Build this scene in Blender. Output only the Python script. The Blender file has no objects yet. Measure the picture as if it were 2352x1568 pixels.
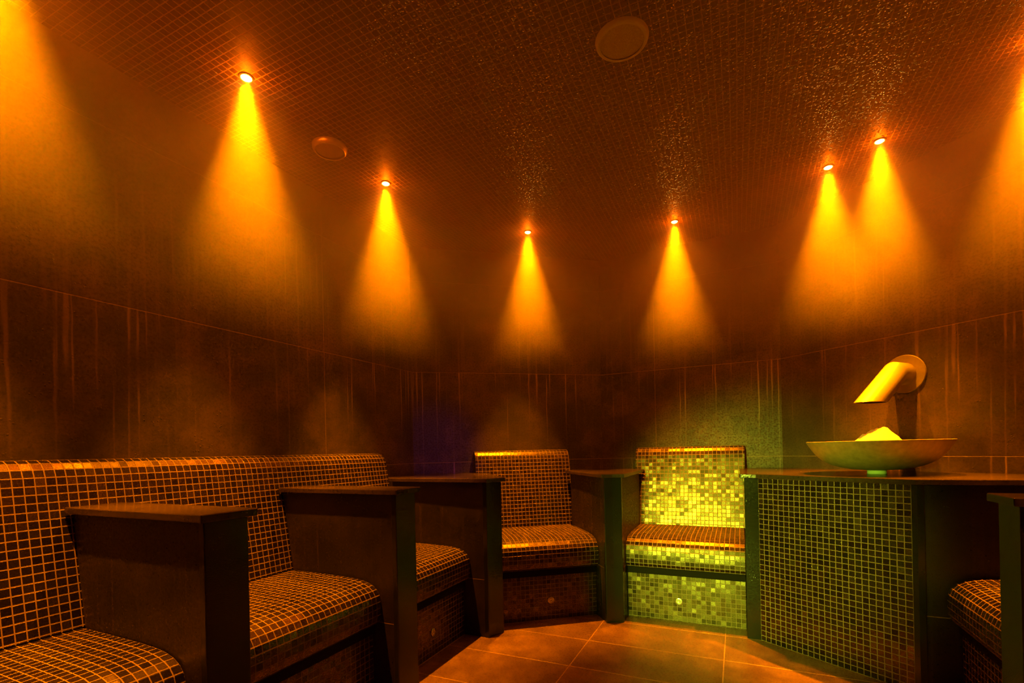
import bpy, bmesh, math, random
from mathutils import Vector, Matrix, noise
random.seed(7)
C = bpy.context.scene.collection
PI = math.pi
P_TILE = 0.0257          # mosaic pitch
CEIL = 2.40
ARM = 0.855              # top of the armrest slabs
SLAB = 0.022

# ------------------------------------------------------------------ node helpers
class NT:
    def __init__(s, tree): s.t = tree; s.n = tree.nodes; s.l = tree.links
    def new(s, typ, **kw):
        n = s.n.new(typ)
        for k, v in kw.items(): setattr(n, k, v)
        return n
    def put(s, sock, v):
        if v is None: return
        if isinstance(v, bpy.types.NodeSocket): s.l.new(v, sock)
        else:
            if isinstance(v, (tuple, list)) and len(v) == 3 and sock.type == 'RGBA': v = (*v, 1)
            sock.default_value = v
    def math(s, op, a, b=None, c=None, clamp=False):
        n = s.new('ShaderNodeMath', operation=op, use_clamp=clamp)
        for i, v in enumerate((a, b, c)): s.put(n.inputs[i], v)
        return n.outputs[0]
    def vm(s, op, a, b=None, scale=None):
        n = s.new('ShaderNodeVectorMath', operation=op)
        s.put(n.inputs[0], a)
        if b is not None: s.put(n.inputs[1], b)
        if scale is not None: s.put(n.inputs['Scale'], scale)
        return n.outputs['Value'] if op in ('DOT_PRODUCT', 'LENGTH', 'DISTANCE') else n.outputs[0]
    def mr(s, v, a, b, c=0., d=1., interp='SMOOTHSTEP'):
        n = s.new('ShaderNodeMapRange', interpolation_type=interp)
        for i, x in enumerate((v, a, b, c, d)): s.put(n.inputs[i], x)
        return n.outputs[0]
    def mix(s, f, a, b):
        n = s.new('ShaderNodeMix', data_type='RGBA')
        s.put(n.inputs[0], f); s.put(n.inputs[6], a); s.put(n.inputs[7], b)
        return n.outputs[2]
    def noise(s, vec, scale, detail=3, rough=.55, dist=0.):
        n = s.new('ShaderNodeTexNoise')
        s.put(n.inputs['Vector'], vec); s.put(n.inputs['Scale'], scale)
        s.put(n.inputs['Detail'], detail); s.put(n.inputs['Roughness'], rough); s.put(n.inputs['Distortion'], dist)
        return n.outputs['Fac']
    def voro(s, vec, scale, out='Distance', rnd=1.):
        n = s.new('ShaderNodeTexVoronoi')
        s.put(n.inputs['Vector'], vec); s.put(n.inputs['Scale'], scale); s.put(n.inputs['Randomness'], rnd)
        return n.outputs[out]
    def sep(s, v):
        n = s.new('ShaderNodeSeparateXYZ'); s.put(n.inputs[0], v); return n.outputs
    def comb(s, x, y, z):
        n = s.new('ShaderNodeCombineXYZ')
        for i, v in enumerate((x, y, z)): s.put(n.inputs[i], v)
        return n.outputs[0]
    def bump(s, h, strength=1., dist=.01, normal=None):
        n = s.new('ShaderNodeBump')
        s.put(n.inputs['Height'], h); s.put(n.inputs['Strength'], strength); s.put(n.inputs['Distance'], dist)
        s.put(n.inputs['Normal'], normal)
        return n.outputs[0]
    def ramp(s, f, stops):
        n = s.new('ShaderNodeValToRGB'); s.put(n.inputs[0], f)
        e = n.color_ramp.elements
        while len(e) < len(stops): e.new(.5)
        for el, (p, c) in zip(e, stops): el.position = p; el.color = (*c, 1)
        return n.outputs[0]

def mat(name):
    m = bpy.data.materials.new(name); m.use_nodes = True
    g = NT(m.node_tree); b = m.node_tree.nodes['Principled BSDF']
    return m, g, b
def setp(g, b, **kw):
    names = dict(col='Base Color', rough='Roughness', metal='Metallic', spec='Specular IOR Level', normal='Normal', emit='Emission Color',
                 emits='Emission Strength', coat='Coat Weight', coatr='Coat Roughness', aniso='Anisotropic', tangent='Tangent', sss='Subsurface Weight')
    for k, v in kw.items(): g.put(b.inputs[names[k]], v)

def simple(name, col, rough=.4, metal=0., spec=.5, nscale=0, namp=0., **kw):
    m, g, b = mat(name)
    setp(g, b, col=col, rough=rough, metal=metal, spec=spec, **kw)
    if nscale:
        tc = g.new('ShaderNodeTexCoord').outputs['Object']
        n = g.noise(tc, nscale, 4)
        setp(g, b, col=g.mix(n, tuple(c * (1 - namp) for c in col), tuple(c * (1 + namp) for c in col)),
             normal=g.bump(n, .3, .002))
    return m

def mosaic(name, dark, mid, gold, grout, metal, tilt, rough, droplets=0., goldf=.25, gw=.055, spec=.5):
    """square glass mosaic: UV runs in tile units"""
    m, g, b = mat(name)
    uv = g.new('ShaderNodeTexCoord').outputs['UV']
    wob = g.vm('SCALE', g.vm('SUBTRACT', g.new('ShaderNodeTexNoise').outputs['Color'], (.5, .5, .5)), scale=.0)
    fr = g.vm('FRACTION', uv); cell = g.vm('FLOOR', uv)
    x, y, _ = g.sep(g.vm('ABSOLUTE', g.vm('SUBTRACT', fr, (.5, .5, .5))))
    far = g.math('MAXIMUM', x, y)                               # .5 at the grout line
    tile = g.mr(far, .5 - gw - .02, .5 - gw + .01, 1., 0.)
    wn = g.new('ShaderNodeTexWhiteNoise'); wn.noise_dimensions = '3D'; g.put(wn.inputs['Vector'], cell)
    r1 = wn.outputs['Value']; rc = wn.outputs['Color']
    col = g.ramp(r1, [(0., dark), (.45, mid), (1 - goldf, mid), (1., gold)])
    fine = g.noise(uv, 5., 2, .7)
    col = g.mix(g.mr(fine, .35, .7, 0., .55), col, tuple(c * .45 for c in dark))
    nrm = g.new('ShaderNodeNewGeometry').outputs['Normal']
    amt = g.math('MULTIPLY', tile, tilt)
    n1 = g.vm('NORMALIZE', g.vm('ADD', nrm, g.vm('SCALE', g.vm('SUBTRACT', rc, (.5, .5, .5)), scale=amt)))
    h = g.math('ADD', g.mr(far, .5 - gw - .03, .5 - gw, 1., 0.), g.math('MULTIPLY', fine, .05))
    n2 = g.bump(h, .55, .0018, n1)
    bead = 0.
    if droplets:
        v = g.voro(uv, 2.3)
        size = g.mr(g.sep(uv)[0], -54., -34., .08, .38)
        dome = g.math('SUBTRACT', size, v); dome = g.math('MAXIMUM', dome, 0.)
        dome = g.math('POWER', dome, .6)
        n2 = g.bump(dome, droplets, .014, n2)
        bead = g.mr(dome, .02, .15)
    setp(g, b, col=g.mix(tile, grout, col), metal=g.math('MULTIPLY', tile, metal), spec=g.math('MULTIPLY_ADD', tile, spec - .2, .2),
         rough=g.mix(bead, g.mix(tile, (.62, .62, .62), g.mix(fine, (rough * .7,) * 3, (rough * 1.5,) * 3)), (.09, .09, .09)), normal=n2)
    return m

def stone(name, base, light, streak, rough=.32, joints=True, uj=2.6, vj=.62, streaks=True, run_amt=.95, spec=.5, jcol=(.16, .10, .06), jw=.0016, drops=.5, mscale=3.):
    """large porcelain slabs with joints, mottling, mineral runs and condensation. UV in metres"""
    m, g, b = mat(name)
    uv = g.new('ShaderNodeTexCoord').outputs['UV']
    u, v, _ = g.sep(uv)
    n1 = g.noise(uv, mscale, 4, .65); n2 = g.noise(uv, 95., 2, .7)
    col = g.mix(g.mr(n1, .38, .68), base, light)
    col = g.mix(g.mr(n2, .45, .72, 0., .6), col, tuple(c * .35 for c in base))
    rgh = g.mr(n2, .3, .7, rough * .7, rough * 1.45)
    hgt = g.math('MULTIPLY', n2, .25)
    if streaks:
        wob = g.math('MULTIPLY', g.math('SUBTRACT', g.noise(g.comb(g.math('MULTIPLY', u, 30.), g.math('MULTIPLY', v, 7.), 0.), 1., 2), .5), .012)
        uu = g.math('ADD', u, wob)
        s = g.noise(g.comb(g.math('MULTIPLY', uu, 62.), g.math('MULTIPLY', v, .9), 0.), 1., 1, .5)
        reg = g.mr(g.noise(g.comb(g.math('MULTIPLY', u, 2.2), g.math('MULTIPLY', v, 1.6), 3.), 1., 2), .40, .60)
        below = g.mr(g.math('FRACT', g.math('DIVIDE', g.math('SUBTRACT', v, .31), vj)), .0, 1., .15, 1.)
        thin = g.math('MULTIPLY', g.math('MULTIPLY', g.mr(s, .62, .72), below), g.mr(v, 1.52, 1.75, 1., .25))
        run = g.math('MULTIPLY', thin, reg)
        wide = g.math('MULTIPLY', g.mr(s, .5, .72), .35)
        col = g.mix(g.math('MULTIPLY', run, run_amt), col, streak)
        col = g.mix(wide, col, light)
        rgh = g.math('SUBTRACT', rgh, g.math('MULTIPLY', run, .34))
    d = g.voro(uv, 75.)
    keep = g.mr(g.noise(uv, 9., 1, .7), .50, .72)
    dome = g.math('MULTIPLY', g.mr(d, .10, .28, 1., 0.), keep)
    hgt = g.math('ADD', hgt, g.math('MULTIPLY', dome, drops))
    if joints:
        dv = g.math('ABSOLUTE', g.math('SUBTRACT', g.math('FRACT', g.math('ADD', g.math('DIVIDE', g.math('SUBTRACT', v, .31), vj), .5)), .5))
        du = g.math('ABSOLUTE', g.math('SUBTRACT', g.math('FRACT', g.math('ADD', g.math('DIVIDE', u, uj), .5)), .5))
        j = g.math('MAXIMUM', g.mr(g.math('MULTIPLY', dv, vj), jw * .7, jw * 1.5, 1., 0.), g.mr(g.math('MULTIPLY', du, uj), jw * .7, jw * 1.5, 1., 0.))
        col = g.mix(j, col, jcol)
        hgt = g.math('SUBTRACT', hgt, g.math('MULTIPLY', j, 1.2))
    setp(g, b, col=col, rough=rgh, spec=spec, normal=g.bump(hgt, .5, .0025))
    return m

M = {}
M['mosaic'] = mosaic('bronze_mosaic', (.065, .046, .018), (.115, .081, .031), (.19, .136, .052), (.19, .125, .07), .94, .11, .26, goldf=.2, spec=.6)
M['mosaic_ceiling'] = mosaic('wet_ceiling_mosaic', (.038, .026, .014), (.068, .046, .022), (.10, .068, .032), (.42, .29, .17), .0, .06, .5, droplets=.85, goldf=.1)
M['wall'] = stone('wall_porcelain', (.030, .019, .012), (.085, .053, .030), (.36, .24, .12), rough=.6, drops=1.)
M['panel'] = stone('armrest_porcelain', (.011, .008, .005), (.030, .020, .011), (.08, .053, .028), uj=50., rough=.36, run_amt=.45, spec=.3)
M['floor'] = stone('floor_porcelain', (.11, .062, .032), (.19, .115, .06), (.2, .1, .05), streaks=False, uj=.65, vj=.325, jcol=(.34, .22, .13), jw=.0022, rough=.3, drops=.15, mscale=6.)
M['black'] = stone('black_polished_stone', (.010, .009, .008), (.018, .016, .012), (.03, .02, .01), joints=False, streaks=False, rough=.16, drops=.8)
M['slab'] = stone('armrest_slab_stone', (.030, .020, .013), (.055, .036, .022), (.05, .03, .02), joints=False, streaks=False, rough=.17, drops=.9)
M['ledge'] = simple('ledge_metal', (.008, .006, .005), .8, 0., spec=.05)
M['gold'] = simple('hammered_metal', (.55, .43, .19), .42, .65, nscale=40, namp=.45)
M['steel'] = simple('brushed_spout_metal', (.46, .40, .24), .40, .7, nscale=60, namp=.12)
M['bezel'] = simple('lamp_bezel_metal', (.55, .45, .3), .3, .9)
M['cream'] = simple('cream_plastic', (.92, .87, .50), .45)
M['nozzle'] = simple('nozzle_metal', (.7, .65, .5), .25, .9)
M['glass'] = simple('foot_glass', (.35, .5, .3), .1, 0.)

def grille():
    m, g, b = mat('speaker_grille')
    tc = g.new('ShaderNodeTexCoord').outputs['Object']
    v = g.voro(tc, 190.); n = g.noise(tc, 60., 3)
    setp(g, b, col=g.mix(g.mr(v, .2, .5), (.84, .76, .38), (.66, .58, .26)), rough=.4, normal=g.bump(g.math('ADD', v, n), .7, .004))
    return m
M['grille'] = grille()
def brushed():
    m, g, b = mat('brushed_disc')
    tc = g.new('ShaderNodeTexCoord').outputs['Object']
    x, y, _ = g.sep(tc)
    r = g.vm('LENGTH', tc)
    n = g.noise(g.comb(g.math('MULTIPLY', r, 900.), 0., 0.), 1., 2)
    tg = g.new('ShaderNodeTangent'); tg.direction_type = 'RADIAL'; tg.axis = 'Z'
    setp(g, b, col=(.90, .74, .48), metal=.6, rough=.34, aniso=.7, tangent=tg.outputs[0], normal=g.bump(n, .25, .001))
    return m
M['brushed'] = brushed()
def ice():
    m, g, b = mat('crushed_ice')
    tc = g.new('ShaderNodeTexCoord').outputs['Object']
    n = g.noise(tc, 90., 5, .7)
    setp(g, b, col=g.mix(n, (.78, .80, .74), (.95, .95, .92)), rough=.5, normal=g.bump(n, .8, .006), sss=.3)
    return m
M['ice'] = ice()
def glow(name, col, st):
    m, g, b = mat(name); setp(g, b, col=(.8, .8, .8), emit=col, emits=st); m.cycles.emission_sampling = 'NONE'; return m
M['lens'] = glow('lit_lamp_lens', (1., .46, .06), 100.)

# ------------------------------------------------------------------ mesh helpers
def link(name, bm, m, parent=None, smooth=None, bevel=0., loc=None):
    me = bpy.data.meshes.new(name)
    bmesh.ops.recalc_face_normals(bm, faces=bm.faces)
    bm.to_mesh(me); bm.free()
    me.materials.append(M[m])
    o = bpy.data.objects.new(name, me); C.objects.link(o)
    if smooth is not None:
        for p in me.polygons: p.use_smooth = True
        me.set_sharp_from_angle(angle=math.radians(smooth))
    if bevel:
        bv = o.modifiers.new('bevel', 'BEVEL'); bv.width = bevel; bv.segments = 2; bv.limit_method = 'ANGLE'; bv.angle_limit = math.radians(50)
    if parent:
        o.parent = parent
        # geometry is written in world space: keep it there
        o.matrix_parent_inverse = parent.matrix_world.inverted() if loc is None else Matrix()
    if loc is not None: o.location = loc
    return o

def thing(name, label, cat, loc=(0, 0, 0), group=None):
    o = bpy.data.objects.new(name, None); C.objects.link(o); o.location = loc; o.empty_display_size = .05
    o.matrix_world = Matrix.Translation(loc)
    o['label'] = label; o['category'] = cat
    if group: o['group'] = group
    return o
def tag(o, label, cat, group=None, kind=None):
    o['label'] = label; o['category'] = cat
    if group: o['group'] = group
    if kind: o['kind'] = kind
    return o
def struct(o, label=None):
    o['kind'] = 'structure'
    if label: o['label'] = label
    return o

def prism(bm, poly, z0, z1, s=1., u0=0., cap=True, axes=None):
    """vertical prism over a 2-D polygon (counter-clockwise or not); side UV = (running length, z)"""
    uvl = bm.loops.layers.uv.verify()
    n = len(poly)
    lo = [bm.verts.new((p[0], p[1], z0)) for p in poly]; hi = [bm.verts.new((p[0], p[1], z1)) for p in poly]
    run = u0
    for i in range(n):
        j = (i + 1) % n
        d = math.hypot(poly[j][0] - poly[i][0], poly[j][1] - poly[i][1])
        f = bm.faces.new((lo[i], lo[j], hi[j], hi[i]))
        for l, uv in zip(f.loops, ((run, z0), (run + d, z0), (run + d, z1), (run, z1))): l[uvl].uv = (uv[0] / s, uv[1] / s)
        run += d
    if cap:
        ax = axes or ((1, 0), (0, 1))
        for vs in (lo[::-1], hi):
            f = bm.faces.new(vs)
            for l in f.loops:
                c = l.vert.co
                l[uvl].uv = ((c.x * ax[0][0] + c.y * ax[0][1]) / s, (c.x * ax[1][0] + c.y * ax[1][1]) / s)
    return bm

def sweep(bm, prof, O, a, b, w0, w1, s=P_TILE, closed_skin=None, u0=0.):
    """profile [(t,h)] swept along a from w0 to w1; prof is a closed outline whose skin UV follows arc length"""
    uvl = bm.loops.layers.uv.verify()
    def pt(w, t, h): return Vector((O[0] + a[0] * w + b[0] * t, O[1] + a[1] * w + b[1] * t, h))
    A = [bm.verts.new(pt(w0, t, h)) for t, h in prof]; B = [bm.verts.new(pt(w1, t, h)) for t, h in prof]
    run = 0.; n = len(prof)
    for i in range(n):
        j = (i + 1) % n
        d = math.hypot(prof[j][0] - prof[i][0], prof[j][1] - prof[i][1])
        f = bm.faces.new((A[i], B[i], B[j], A[j]))
        for l, uv in zip(f.loops, ((w0 - u0, run), (w1 - u0, run), (w1 - u0, run + d), (w0 - u0, run + d))): l[uvl].uv = (uv[0] / s, uv[1] / s)
        run += d
    for vs in (A[::-1], B):
        f = bm.faces.new(vs)
        for l, (t, h) in zip(f.loops, (prof[::-1] if vs is not B else prof)): l[uvl].uv = (t / s, h / s)
    return bm

def lathe(bm, prof, seg=48, center=(0, 0, 0), M4=None):
    uvl = bm.loops.layers.uv.verify()
    rings = []
    for r, z in prof:
        ring = []
        if r < 1e-6:
            v = bm.verts.new((0, 0, z)); ring = [v] * seg
        else:
            for k in range(seg):
                th = 2 * PI * k / seg; ring.append(bm.verts.new((r * math.cos(th), r * math.sin(th), z)))
        rings.append(ring)
    for i in range(len(rings) - 1):
        for k in range(seg):
            q = [rings[i][k], rings[i][(k + 1) % seg], rings[i + 1][(k + 1) % seg], rings[i + 1][k]]
            q = list(dict.fromkeys(q))
            if len(q) >= 3:
                try: bm.faces.new(q)
                except ValueError: pass
    if M4 is not None: bmesh.ops.transform(bm, matrix=M4, verts=bm.verts)
    elif any(center): bmesh.ops.translate(bm, vec=center, verts=bm.verts)
    return bm

def V2(x, y): return Vector((x, y))
def lerp2(p, q, k): return (p[0] + (q[0] - p[0]) * k, p[1] + (q[1] - p[1]) * k)

# ------------------------------------------------------------------ plan of the room
P0 = V2(-1.477, 1.568)                     # a point on the left wall, s = 0
aL = V2(.4195, .9078); nL = V2(.9078, -.4195)
c0 = P0 - 3.3 * aL
c1 = V2(-.669, 3.3125); c2 = V2(.674, 3.63); c3 = V2(1.724, 3.107); c4 = V2(2.332, 1.725)
c5 = c4 - 3.3 * aL
aBR = (c3 - c2).normalized(); eR = (c4 - c3).normalized(); mR = V2(eR.y, -eR.x)  # mR points into the room
if mR.x > 0: mR = -mR

def wall(name, p, q, seam, flip=False):
    d = (q - p).normalized(); out = V2(-d.y, d.x)      # outside lies to the left of p->q (clockwise plan seen from above)
    bm = bmesh.new(); T = .1
    poly = [p, q, q + out * T, p + out * T]
    prism(bm, poly, 0, CEIL, u0=-seam)
    return struct(link(name, bm, 'wall'))
wall('wall_left', c0, c1, 3.3 + 1.148)
wall('wall_back_left', c1, c2, -.7)
wall('wall_back', c2, c3, .39)
wall('wall_back_right', c3, c4, 2.0)
wall('wall_right', c4, c5, 0.4)
wall('wall_front', c5, c0, 0.3)
room = [c0, c1, c2, c3, c4, c5]
def offs(poly, k):   # crude outward growth about the centroid
    cx = sum(p.x for p in poly) / len(poly); cy = sum(p.y for p in poly) / len(poly); c = V2(cx, cy)
    return [c + (p - c) * (1 + k / (p - c).length) for p in poly]
bm = bmesh.new()
F0 = V2(.3797, 2.552)                       # a crossing of the floor joints
prism(bm, offs(room, .12), -.08, 0., axes=((nL.x, nL.y), (aL.x, aL.y)))
uvl = bm.loops.layers.uv.verify()
for f in bm.faces:
    for l in f.loops:
        r = V2(l.vert.co.x, l.vert.co.y) - F0
        l[uvl].uv = (r.dot(nL), r.dot(aL) + .31)
struct(link('floor', bm, 'floor'))
bm = bmesh.new()
prism(bm, offs(room, .12), CEIL, CEIL + .08, s=P_TILE, axes=((nL.x, nL.y), (aL.x, aL.y)))
struct(link('ceiling', bm, 'mosaic_ceiling'))

# ------------------------------------------------------------------ seats
def arc(cx, cy, r, a0, a1, n):
    return [(cx + r * math.cos(math.radians(a0 + (a1 - a0) * k / n)), cy + r * math.sin(math.radians(a0 + (a1 - a0) * k / n))) for k in range(n + 1)]
def smooth_curve(pts, n=6):
    """Catmull-Rom through the points"""
    out = []
    for i in range(len(pts) - 1):
        p0 = pts[max(i - 1, 0)]; p1 = pts[i]; p2 = pts[i + 1]; p3 = pts[min(i + 2, len(pts) - 1)]
        for k in range(n):
            t = k / n
            out.append(tuple(.5 * ((2 * p1[c]) + (-p0[c] + p2[c]) * t + (2 * p0[c] - 5 * p1[c] + 4 * p2[c] - p3[c]) * t * t + (-p0[c] + 3 * p1[c] - 3 * p2[c] + p3[c]) * t ** 3) for c in (0, 1)))
    out.append(pts[-1]); return out
NOSE = smooth_curve([(.592, .484), (.45, .484), (.30, .482), (.22, .479), (.17, .473), (.13, .461), (.104, .443), (.090, .42), (.085, .39), (.085, .345), (.090, .318), (.106, .303), (.13, .300)], 5)
def facets(pts, step):
    """re-lay a curve as flat facets one tile high, as stiff mosaic tiles do"""
    dense = []
    for p, q in zip(pts, pts[1:]):
        n = max(1, int(math.hypot(q[0] - p[0], q[1] - p[1]) / .0004))
        dense += [(p[0] + (q[0] - p[0]) * k / n, p[1] + (q[1] - p[1]) * k / n) for k in range(n)]
    dense.append(pts[-1]); out = [dense[0]]
    for p in dense:
        if math.hypot(p[0] - out[-1][0], p[1] - out[-1][1]) >= step: out.append(p)
    if math.hypot(dense[-1][0] - out[-1][0], dense[-1][1] - out[-1][1]) > .004: out.append(dense[-1])
    return out
def seat_profile(step): return facets(NOSE, step) + [(.592, .300)]
def back_profile(step): return facets(BACKC + [(.589, .484)], step) + [(.746, .484)]
BACKC = smooth_curve([(.746, 1.003), (.728, 1.003), (.705, .997), (.684, .980), (.671, .955), (.6645, .925)], 4)

def nozzle(parent, O, a, b, w, h, n='steam_nozzle'):
    c = Vector((O[0] + a[0] * w + b[0] * .13, O[1] + a[1] * w + b[1] * .13, h))
    z = Vector((-b[0], -b[1], 0)); x = Vector((a[0], a[1], 0)); y = Vector((0, 0, 1))
    m4 = Matrix(((x.x, y.x, z.x, c.x), (x.y, y.y, z.y, c.y), (x.z, y.z, z.z, c.z), (0, 0, 0, 1)))
    bm = lathe(bmesh.new(), [(0, .001), (.006, .002), (.007, .006), (.010, .006), (.011, .003), (.015, .003), (.016, .007), (.020, .006), (.022, 0), (.022, -.004)], 28, M4=m4)
    o = link(n, bm, 'nozzle', parent, smooth=40); o['label'] = 'small round metal nozzle'
    return o

def seat(label, O, a, b, w, group=None, back=None, nozz=None, wall_t=.75):
    c = (O[0] + a[0] * w / 2 + b[0] * .3, O[1] + a[1] * w / 2 + b[1] * .3, 0)
    t = thing('tiled_seat', label, 'seat', c, group)
    ncol = round(w / P_TILE); s = w / ncol
    link('seat', sweep(bmesh.new(), seat_profile(s), O, a, b, .001, w - .001, s), 'mosaic', t)
    fp = [(.13, .262), (.13, .0), (.17, .0), (.17, .262)]
    link('front_panel', sweep(bmesh.new(), fp, O, a, b, .001, w - .001, s), 'mosaic', t)
    lp = [(.119, .262), (.119, .30), (.2, .30), (.2, .262)]
    link('ledge', sweep(bmesh.new(), lp, O, a, b, .001, w - .001, .1), 'ledge', t)['label'] = 'black ledge band under the seat'
    if back:
        bp = [(tt if tt < .74 else wall_t, h) for tt, h in back_profile(s)]
        link('backrest', sweep(bmesh.new(), bp, O, a, b, back[0], back[1], s, u0=0), 'mosaic', t)
    if nozz: nozzle(t, O, a, b, nozz[0], nozz[1])
    return t

bL = -nL
FL = P0 + .75 * nL
def onL(s): return FL + s * aL
gseat = 'mosaic seats around the room'
seat('mosaic seat cut off at the lower left corner of the picture', onL(-.66), aL, bL, .66, gseat)
seat('mosaic seat with lit curved edge between the two freestanding left armrests', onL(.125), aL, bL, .65, gseat)
seat('mosaic seat at the far end of the left bench, half hidden behind an armrest', onL(.905), aL, bL, .602, gseat, nozz=(.30, .118))
# red-brown seat on the back left wall
aB = V2(.9767, .2147); bB = V2(-.2147, .9767); OB = V2(-.065, 2.689)
seat('brown mosaic seat with high backrest left of the green-lit one', OB, aB, bB, .599, gseat, back=(-.045, .627), nozz=(.31, .115), wall_t=.740)
aG = V2(.906, -.4226); bG = V2(.4226, .906); OG = V2(.622, 2.804)
seat('mosaic seat shining bright yellow-green on the back wall', OG, aG, bG, .639, gseat, back=(-.04, .650), nozz=(.29, .115), wall_t=.745)
Hp = V2(1.600, 1.930)
bR2 = V2(.9078, -.4195); aR2 = V2(-.4195, -.9078)
seat('mosaic seat at the right edge beside the counter end', Hp + aR2 * .0, aR2, bR2, .66, gseat)

# long continuous backrests of the two side benches
def long_back(label, O, a, b, w0, w1):
    c = (O[0] + a[0] * (w0 + w1) / 2 + b[0] * .7, O[1] + a[1] * (w0 + w1) / 2 + b[1] * .7, .484)
    bm = sweep(bmesh.new(), back_profile(P_TILE), O, a, b, w0, w1)
    return tag(link('bench_backrest', bm, 'mosaic'), label, 'backrest')
long_back('long mosaic backrest with rounded lit top running along the left wall', FL, aL, bL, -1.5, 1.535)
long_back('long mosaic backrest along the right wall, out at the right edge', Hp, aR2, bR2, .0, 1.8)

# ------------------------------------------------------------------ armrest partitions
AG = 'stone armrests between the seats'
def partition(label, O, a, b, w0, w1, over=.018, postd=.024):
    """straight armrest between two seats of one bench; its rear edge follows the leaning backrest"""
    c = O + a * ((w0 + w1) / 2)
    t = thing('armrest_partition', label, 'armrest', (c.x, c.y, 0), AG)
    top = ARM - SLAB
    link('post', sweep(bmesh.new(), [(0, 0), (0, top), (postd, top), (postd, 0)], O, a, b, w0, w1, .3), 'black', t, bevel=.003)['label'] = 'black polished end post'
    link('side_panel', sweep(bmesh.new(), [(postd, 0), (postd, top), (.641, top), (.583, .484), (.583, 0)], O, a, b, w0 + .003, w1 - .003, 1.), 'panel', t)
    sl = [(-over, top), (-over, ARM), (.644, ARM), (.644, top)]
    link('cap_slab', sweep(bmesh.new(), sl, O, a, b, w0 - over, w1 + over, 1.), 'slab', t, bevel=.003)['label'] = 'polished stone slab on top'
    return t
def wedge(label, front, L, R, back, over=.016, postd=.024, nl=.034, nr=.05):
    """armrest filling the corner between two benches. L = (origin, away, into) of the left flank, R of the right flank"""
    (pl, al, bl), (pr, ar, br) = L, R
    c = (front[0] + front[-1]) / 2
    t = thing('armrest_partition', label, 'armrest', (c.x, c.y, 0), AG)
    top = ARM - SLAB
    def ring(ov, d, push):
        f = [p - (bl + br).normalized() * push for p in front]
        f[0] = f[0] - al * ov; f[-1] = f[-1] - ar * ov
        return f + [pr + br * d - ar * ov, pr + br * d + ar * nr] + back + [pl + bl * d + al * nl, pl + bl * d - al * ov]
    bk = [pr + br * postd, pl + bl * postd]
    link('post', prism(bmesh.new(), front + bk, 0, top), 'black', t, bevel=.002)['label'] = 'black polished end post'
    body = [pl + bl * postd + al * .003, pr + br * postd + ar * .003, pr + br * .58 + ar * .003, pr + br * .58 + ar * nr] + back + [pl + bl * .58 + al * nl, pl + bl * .58 + al * .003]
    link('side_panel', prism(bmesh.new(), body, 0, top), 'panel', t)
    link('cap_slab', prism(bmesh.new(), ring(over, .644, over), top, ARM), 'slab', t, bevel=.003)['label'] = 'polished stone slab on top'
    return t
partition('dark stone armrest standing nearest on the left, the largest one in view', FL, aL, bL, 0, .125)
partition('dark stone armrest in the middle of the left bench, second from the left', FL, aL, bL, .775, .905)
p0, p1 = V2(-.143, 2.612), V2(-.065, 2.689)
wedge('wedge shaped stone armrest in the left corner before the brown seat', [p0, p1], (p0, aL, bL), (p1, -aB, bB), [p1 + bB * .752 - aB * .05, c1 + V2(.03, -.02), p0 + bL * .735 + aL * .034])
q0, q1 = V2(.524, 2.797), V2(.622, 2.800)
wedge('wedge shaped stone armrest between the brown seat and the green-lit seat', [q0, V2(.571, 2.803), q1], (q0, aB, bB), (q1, -aG, bG), [q1 + bG * .745 - aG * .048, c2 + V2(.0, -.02), q0 + bB * .765 + aB * .034], nr=.048)
partition('dark stone armrest cut off by the right edge of the picture', Hp, aR2, bR2, .66, .775)

# ------------------------------------------------------------------ the counter with the ice bowl
G1 = V2(1.202, 2.533); G2 = V2(1.262, 2.508)
t = thing('stone_counter', 'stone topped counter with mosaic front beside the green-lit seat', 'counter', (1.6, 2.3, 0))
gb = G1 + bG * .735; hb = Hp + bR2 * .735
inn = -.006
def body():
    w = .01
    k3 = c3 + (V2(-.9, -.5) * .03); k4 = c4 + V2(-.03, .0)
    return [G1, G2, Hp, hb, k4, k3, gb]
bm = prism(bmesh.new(), [G1 + aG * .003 + bG * .02, G2 + V2(.006, .004), Hp + V2(.012, .012), hb - aR2 * .004, c4 + V2(-.02, .006), c3 + V2(-.012, -.012), gb + aG * .014, G1 + bG * .58 + aG * .014, G1 + bG * .58 + aG * .003], 0, ARM - SLAB)
link('body', bm, 'panel', t)
dGH = (Hp - G2).normalized(); nGH = V2(-dGH.y, dGH.x)
if nGH.dot(V2(-1, -1)) < 0: nGH = -nGH
L = (Hp - G2).length; ncol = round((L - .02) / P_TILE); s = (L - .02) / ncol
q0 = G2; q1 = Hp - dGH * .02
bm = prism(bmesh.new(), [q0, q1, q1 - nGH * .008, q0 - nGH * .008], .0, ARM - SLAB, s=s)
link('front_panel', bm, 'mosaic', t)['label'] = 'mosaic tiled front panel'
bm = prism(bmesh.new(), [G1, G2 + V2(.002, 0), G2 + bG * .03 + V2(.002, 0), G1 + bG * .03], 0, ARM - SLAB)
link('post', bm, 'black', t, bevel=.002)['label'] = 'black polished end post'
bm = prism(bmesh.new(), [Hp - dGH * .02 + nGH * .003, Hp + nGH * .003, Hp + bR2 * .022, Hp - dGH * .02 + bR2 * .03], 0, ARM - SLAB)
link('post', bm, 'black', t, bevel=.002)['label'] = 'black polished corner post'
ov = .02
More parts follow.
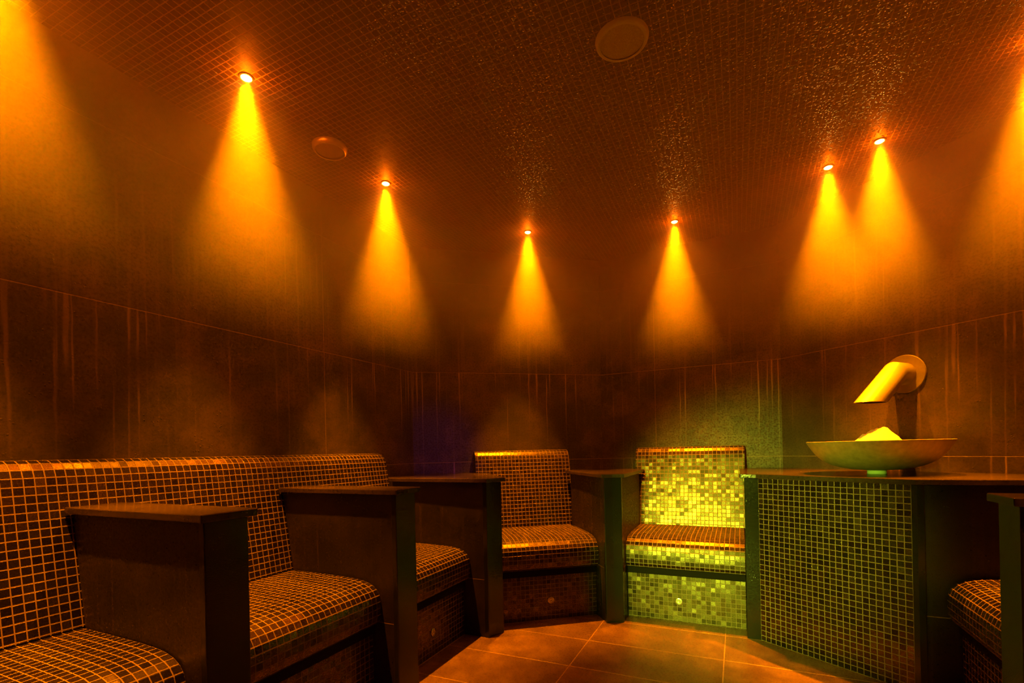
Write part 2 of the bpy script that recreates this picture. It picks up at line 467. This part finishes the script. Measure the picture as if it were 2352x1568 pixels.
slab = [G1 - bG * ov - aG * ov, G2 + nGH * ov - bG * .012, Hp + nGH * ov + aR2 * ov - bR2 * .004, Hp + bR2 * .64 + aR2 * ov, Hp + bR2 * .64 - aR2 * .004, hb - aR2 * .004, c4 + V2(-.012, .006), c3 + V2(-.006, -.006), gb + aG * .014, G1 + bG * .644 + aG * .014, G1 + bG * .644 - aG * ov]
bm = prism(bmesh.new(), slab, ARM - SLAB, ARM)
link('worktop', bm, 'slab', t, bevel=.003)['label'] = 'polished stone worktop'

# bowl
BC = V2(1.718, 2.300); Z0 = ARM
bowl = thing('ice_bowl', 'wide hammered metal bowl standing on the stone counter', 'bowl', (BC.x, BC.y, Z0))
prof = [(.0, .018), (.05, .0185), (.10, .0225), (.145, .031), (.185, .045), (.217, .064), (.242, .088), (.260, .113), (.274, .136), (.283, .151), (.284, .155), (.279, .156), (.266, .141), (.252, .118), (.234, .094), (.209, .071), (.178, .052), (.14, .038), (.09, .029), (0, .026)]
link('bowl', lathe(bmesh.new(), prof, 72), 'gold', bowl, smooth=50, loc=(0, 0, 0))
link('foot', lathe(bmesh.new(), [(0, 0), (.037, 0), (.039, .004), (.037, .010), (.039, .019), (0, .019)], 36), 'glass', bowl, smooth=40, loc=(0, 0, 0))['label'] = 'small round glassy foot'
# crushed ice: one rugged heap
bm = bmesh.new()
rings = 30; seg = 72; grid = []
for i in range(rings + 1):
    r = .222 * i / rings; row = []
    for k in range(seg):
        th = 2 * PI * k / seg; x, y = r * math.cos(th), r * math.sin(th)
        pk = Vector((x - .012, y - .0, 0)).length
        z = .1135 + .128 * max(0, 1 - pk / .125) ** 1.05 + .012 * max(0, 1 - r / .2)
        z = min(z, .2075 + .42 * (x - .012))
        n = noise.fractal(Vector((x * 28, y * 28, 3.)), .8, 2.2, 4)
        z += n * .011 * (1 if r < .17 else .4)
        row.append(bm.verts.new((x, y, z)))
    grid.append(row)
for i in range(rings):
    for k in range(seg):
        bm.faces.new((grid[i][k], grid[i][(k + 1) % seg], grid[i + 1][(k + 1) % seg], grid[i + 1][k]))
base = [bm.verts.new((v.co.x * .93, v.co.y * .93, .104)) for v in grid[-1]]
for k in range(seg): bm.faces.new((grid[-1][k], grid[-1][(k + 1) % seg], base[(k + 1) % seg], base[k]))
bm.faces.new(base)
bmesh.ops.remove_doubles(bm, verts=bm.verts, dist=1e-5)
o = link('crushed_ice', bm, 'ice', smooth=60, loc=(BC.x, BC.y, Z0))
tag(o, 'pointed heap of crushed ice in the metal bowl', 'ice', kind='stuff')

# spout
w = .6895; FLc = c3 + eR * w; ZF = 1.346
sp = thing('ice_spout', 'angled metal pipe spout on the wall above the bowl', 'spout', (FLc.x, FLc.y, ZF))
z3 = Vector((mR.x, mR.y, 0)); x3 = Vector((eR.x, eR.y, 0)); y3 = z3.cross(x3)
m4 = Matrix(((x3.x, y3.x, z3.x, FLc.x), (x3.y, y3.y, z3.y, FLc.y), (x3.z, y3.z, z3.z, ZF), (0, 0, 0, 1)))
link('flange', lathe(bmesh.new(), [(.05, .001), (.095, .001), (.097, .004), (.094, .009), (.05, .010)], 64, M4=m4), 'steel', sp, smooth=40)['label'] = 'round wall flange'
def pipe(r, dr=.006):
    bm = bmesh.new(); seg = 48
    A0 = Vector((FLc.x, FLc.y, ZF)); E = A0 + z3 * .085; END = A0 + z3 * .285 + Vector((0, 0, -.150))
    d = (END - E).normalized(); up = Vector((0, 0, 1)); bis = (z3 + d).normalized()
    rings = []
    for rr in (r, r - dr):
        R0, R1, R2 = [], [], []
        for k in range(seg):
            th = 2 * PI * k / seg
            p = A0 + z3 * .001 + x3 * (rr * math.cos(th)) + up * (rr * math.sin(th))
            q = p + z3 * ((E - p).dot(bis) / z3.dot(bis))
            s_ = q + d * ((END.z - q.z) / d.z)
            R0.append(bm.verts.new(p)); R1.append(bm.verts.new(q)); R2.append(bm.verts.new(s_))
        rings.append((R0, R1, R2))
    (a0, a1, a2), (b0, b1, b2) = rings
    seq = [a0, a1, a2, b2, b1, b0]
    for i in range(5):
        for k in range(seg):
            bm.faces.new((seq[i][k], seq[i][(k + 1) % seg], seq[i + 1][(k + 1) % seg], seq[i + 1][k]))
    return bm
link('pipe', pipe(.056), 'steel', sp, smooth=30)

# ------------------------------------------------------------------ ceiling fittings
LAMPS = [(-1.244, 1.165), (-.951, 1.80), (-.624, 2.525), (.131, 3.123), (1.037, 3.022), (1.628, 2.464), (1.734, 2.26), (1.856, 1.691), (-1.605, .35), (1.41, .70)]
LLAB = [None, 'nearest lit ceiling spotlight, above the left bench with the largest beam', 'lit ceiling spotlight beyond the brushed metal disc on the left',
        'lit ceiling spotlight above the brown seat', 'lit ceiling spotlight above the green-lit seat', 'lit ceiling spotlight above the counter, the lower left one of the close pair',
        'lit ceiling spotlight above the bowl, the upper right one of the close pair', None, None, None]
OFF = ['lit ceiling spotlight just outside the upper left corner', 'lit ceiling spotlight just outside the right edge', 'lit ceiling spotlight behind the left edge', 'lit ceiling spotlight behind the right edge']
proto = None
ORANGE = (1., .235, .0005)
oi = 0
for i, (x, y) in enumerate(LAMPS):
    lab = LLAB[i]
    if lab is None: lab = OFF[oi]; oi += 1
    if proto is None:
        r = thing('ceiling_spotlight', lab, 'lamp', (x, y, CEIL), 'amber ceiling spotlights'); proto = r
        link('bezel', lathe(bmesh.new(), [(.0185, -.003), (.019, -.005), (.023, -.005), (.025, -.003), (.025, .002), (.0185, .002)], 36), 'bezel', r, smooth=40, loc=(0, 0, 0))
        link('lens', lathe(bmesh.new(), [(0, -.012), (.008, -.0105), (.014, -.007), (.018, -.001), (.018, .001), (0, .001)], 24), 'lens', r, smooth=60, loc=(0, 0, 0))
    else:
        r = proto.copy(); C.objects.link(r); r.location = (x, y, CEIL); r['label'] = lab
        for ch in list(proto.children):
            if ch.type != 'MESH': continue
            c = ch.copy(); C.objects.link(c); c.parent = r
ld = bpy.data.lights.new('spotlight_beam', 'SPOT'); ld.energy = 112; ld.color = (1., 1., 1.)
ld.spot_size = math.radians(112); ld.spot_blend = 1.; ld.shadow_soft_size = .016
ld.use_nodes = True                                     # narrow bright core inside a wide weak spill
g = NT(ld.node_tree); em = [n for n in ld.node_tree.nodes if n.type == 'EMISSION'][0]
cz = g.math('ABSOLUTE', g.sep(g.new('ShaderNodeTexCoord').outputs['Normal'])[2])
core = g.mr(cz, math.cos(math.radians(22)), math.cos(math.radians(3)), 0., 1.)
g.put(em.inputs['Strength'], g.math('MULTIPLY_ADD', core, 9.6, .30))
g.put(em.inputs['Color'], g.mix(g.math('MINIMUM', g.math('MULTIPLY', core, 12.), 1.), (1., .15, .0003), ORANGE))
for i, (x, y) in enumerate(LAMPS):
    lo = bpy.data.objects.new('spotlight_beam', ld); C.objects.link(lo); lo.location = (x, y, CEIL - .016)
    pd = bpy.data.lights.new('spotlight_glow', 'POINT'); pd.energy = 3.; pd.color = (1., .105, 0.); pd.shadow_soft_size = .012
    po = bpy.data.objects.new('spotlight_glow', pd); C.objects.link(po); po.location = (x, y, CEIL - .034)

sx, sy = .406, 1.67
spk = thing('ceiling_speaker', 'round cream speaker grille beaded with water on the ceiling', 'speaker', (sx, sy, CEIL))
link('rim', lathe(bmesh.new(), [(.074, -.012), (.080, -.013), (.087, -.009), (.090, 0), (.090, .003), (.074, .003)], 56), 'cream', spk, smooth=50, loc=(0, 0, 0))
link('grille', lathe(bmesh.new(), [(0, -.0105), (.06, -.010), (.0745, -.008), (.0745, 0), (0, 0)], 48), 'grille', spk, smooth=50, loc=(0, 0, 0))
dx, dy = -.80, 2.22
dsc = thing('ceiling_disc', 'round brushed metal cover on the ceiling between two left spotlights', 'ceiling cover', (dx, dy, CEIL))
link('rim', lathe(bmesh.new(), [(.061, -.022), (.066, -.024), (.074, -.014), (.076, 0), (.076, .002), (.061, .002)], 64), 'brushed', dsc, smooth=50, loc=(0, 0, 0))
link('disc', lathe(bmesh.new(), [(0, -.012), (.03, -.013), (.0612, -.016), (.0612, 0), (0, 0)], 64), 'brushed', dsc, smooth=50, loc=(0, 0, 0))

# ------------------------------------------------------------------ other light: green and blue colour-wash spots behind the camera, plus an added low green fill
def spot(name, loc, aim, col, e, ang, blend, soft):
    ld = bpy.data.lights.new(name, 'SPOT'); ld.energy = e; ld.color = col; ld.spot_size = math.radians(ang); ld.spot_blend = blend; ld.shadow_soft_size = soft
    o = bpy.data.objects.new(name, ld); C.objects.link(o); o.location = loc
    o.rotation_euler = (Vector(aim) - Vector(loc)).to_track_quat('-Z', 'Y').to_euler()
    return o
spot('green_wash_light', (-.95, -.40, 1.15), (1.42, 2.9, .44), (.77, 1., .04), 930, 27, .75, .15)
spot('green_panel_fill', (-.62, -.62, .10), (1.05, 2.90, .13), (.66, 1., .05), 420, 17, .7, .10)  # added low fill to brighten the green seat's front panel, no known fixture
spot('blue_wash_light', (.9, -.9, 1.3), (-.5, 3.3, 1.02), (.10, .03, 1.), 45, 10, 1., .05)

# ------------------------------------------------------------------ steam: haze that thickens towards the ceiling
wd = bpy.data.worlds.new('steam_room_air'); bpy.context.scene.world = wd; wd.use_nodes = True
g = NT(wd.node_tree)
wd.node_tree.nodes['Background'].inputs[0].default_value = (0, 0, 0, 1)
pos = g.new('ShaderNodeNewGeometry').outputs['Position']
z = g.sep(pos)[2]
dens = g.mr(z, 1.50, 2.12, 0., .62)
vs = g.new('ShaderNodeVolumeScatter'); g.put(vs.inputs['Color'], (1., .80, .5)); g.put(vs.inputs['Anisotropy'], .05); g.put(vs.inputs['Density'], dens)
out = [n for n in wd.node_tree.nodes if n.type == 'OUTPUT_WORLD'][0]
wd.node_tree.links.new(vs.outputs[0], out.inputs['Volume'])
try: wd.cycles.volume_step_size = .12
except Exception: pass

# ------------------------------------------------------------------ camera
cd = bpy.data.cameras.new('camera'); cam = bpy.data.objects.new('camera', cd); C.objects.link(cam)
cam.matrix_world = Matrix.Translation((0, 0, 1)) @ Matrix.Rotation(PI / 2, 4, 'X') @ Matrix.Rotation(-.0215, 4, 'Z')
cd.sensor_width = 36; cd.lens = 1120 / 2352 * 36; cd.shift_y = 251 / 2352; cd.clip_start = .02
sc = bpy.context.scene; sc.camera = cam
sc.view_settings.view_transform = 'Standard'; sc.view_settings.look = 'None'; sc.view_settings.gamma = 1
sc.view_settings.use_curve_mapping = False; sc.view_settings.exposure = 0.
cy = sc.cycles
cy.max_bounces = 4; cy.diffuse_bounces = 2; cy.glossy_bounces = 2; cy.volume_bounces = 1
cy.volume_step_rate = 5; cy.volume_max_steps = 24; cy.use_light_tree = False
cy.use_adaptive_sampling = True; cy.adaptive_threshold = .06; cy.adaptive_min_samples = 16
cy.sample_clamp_indirect = 1.5
cy.caustics_reflective = True; cy.caustics_refractive = False
cy.use_denoising = True
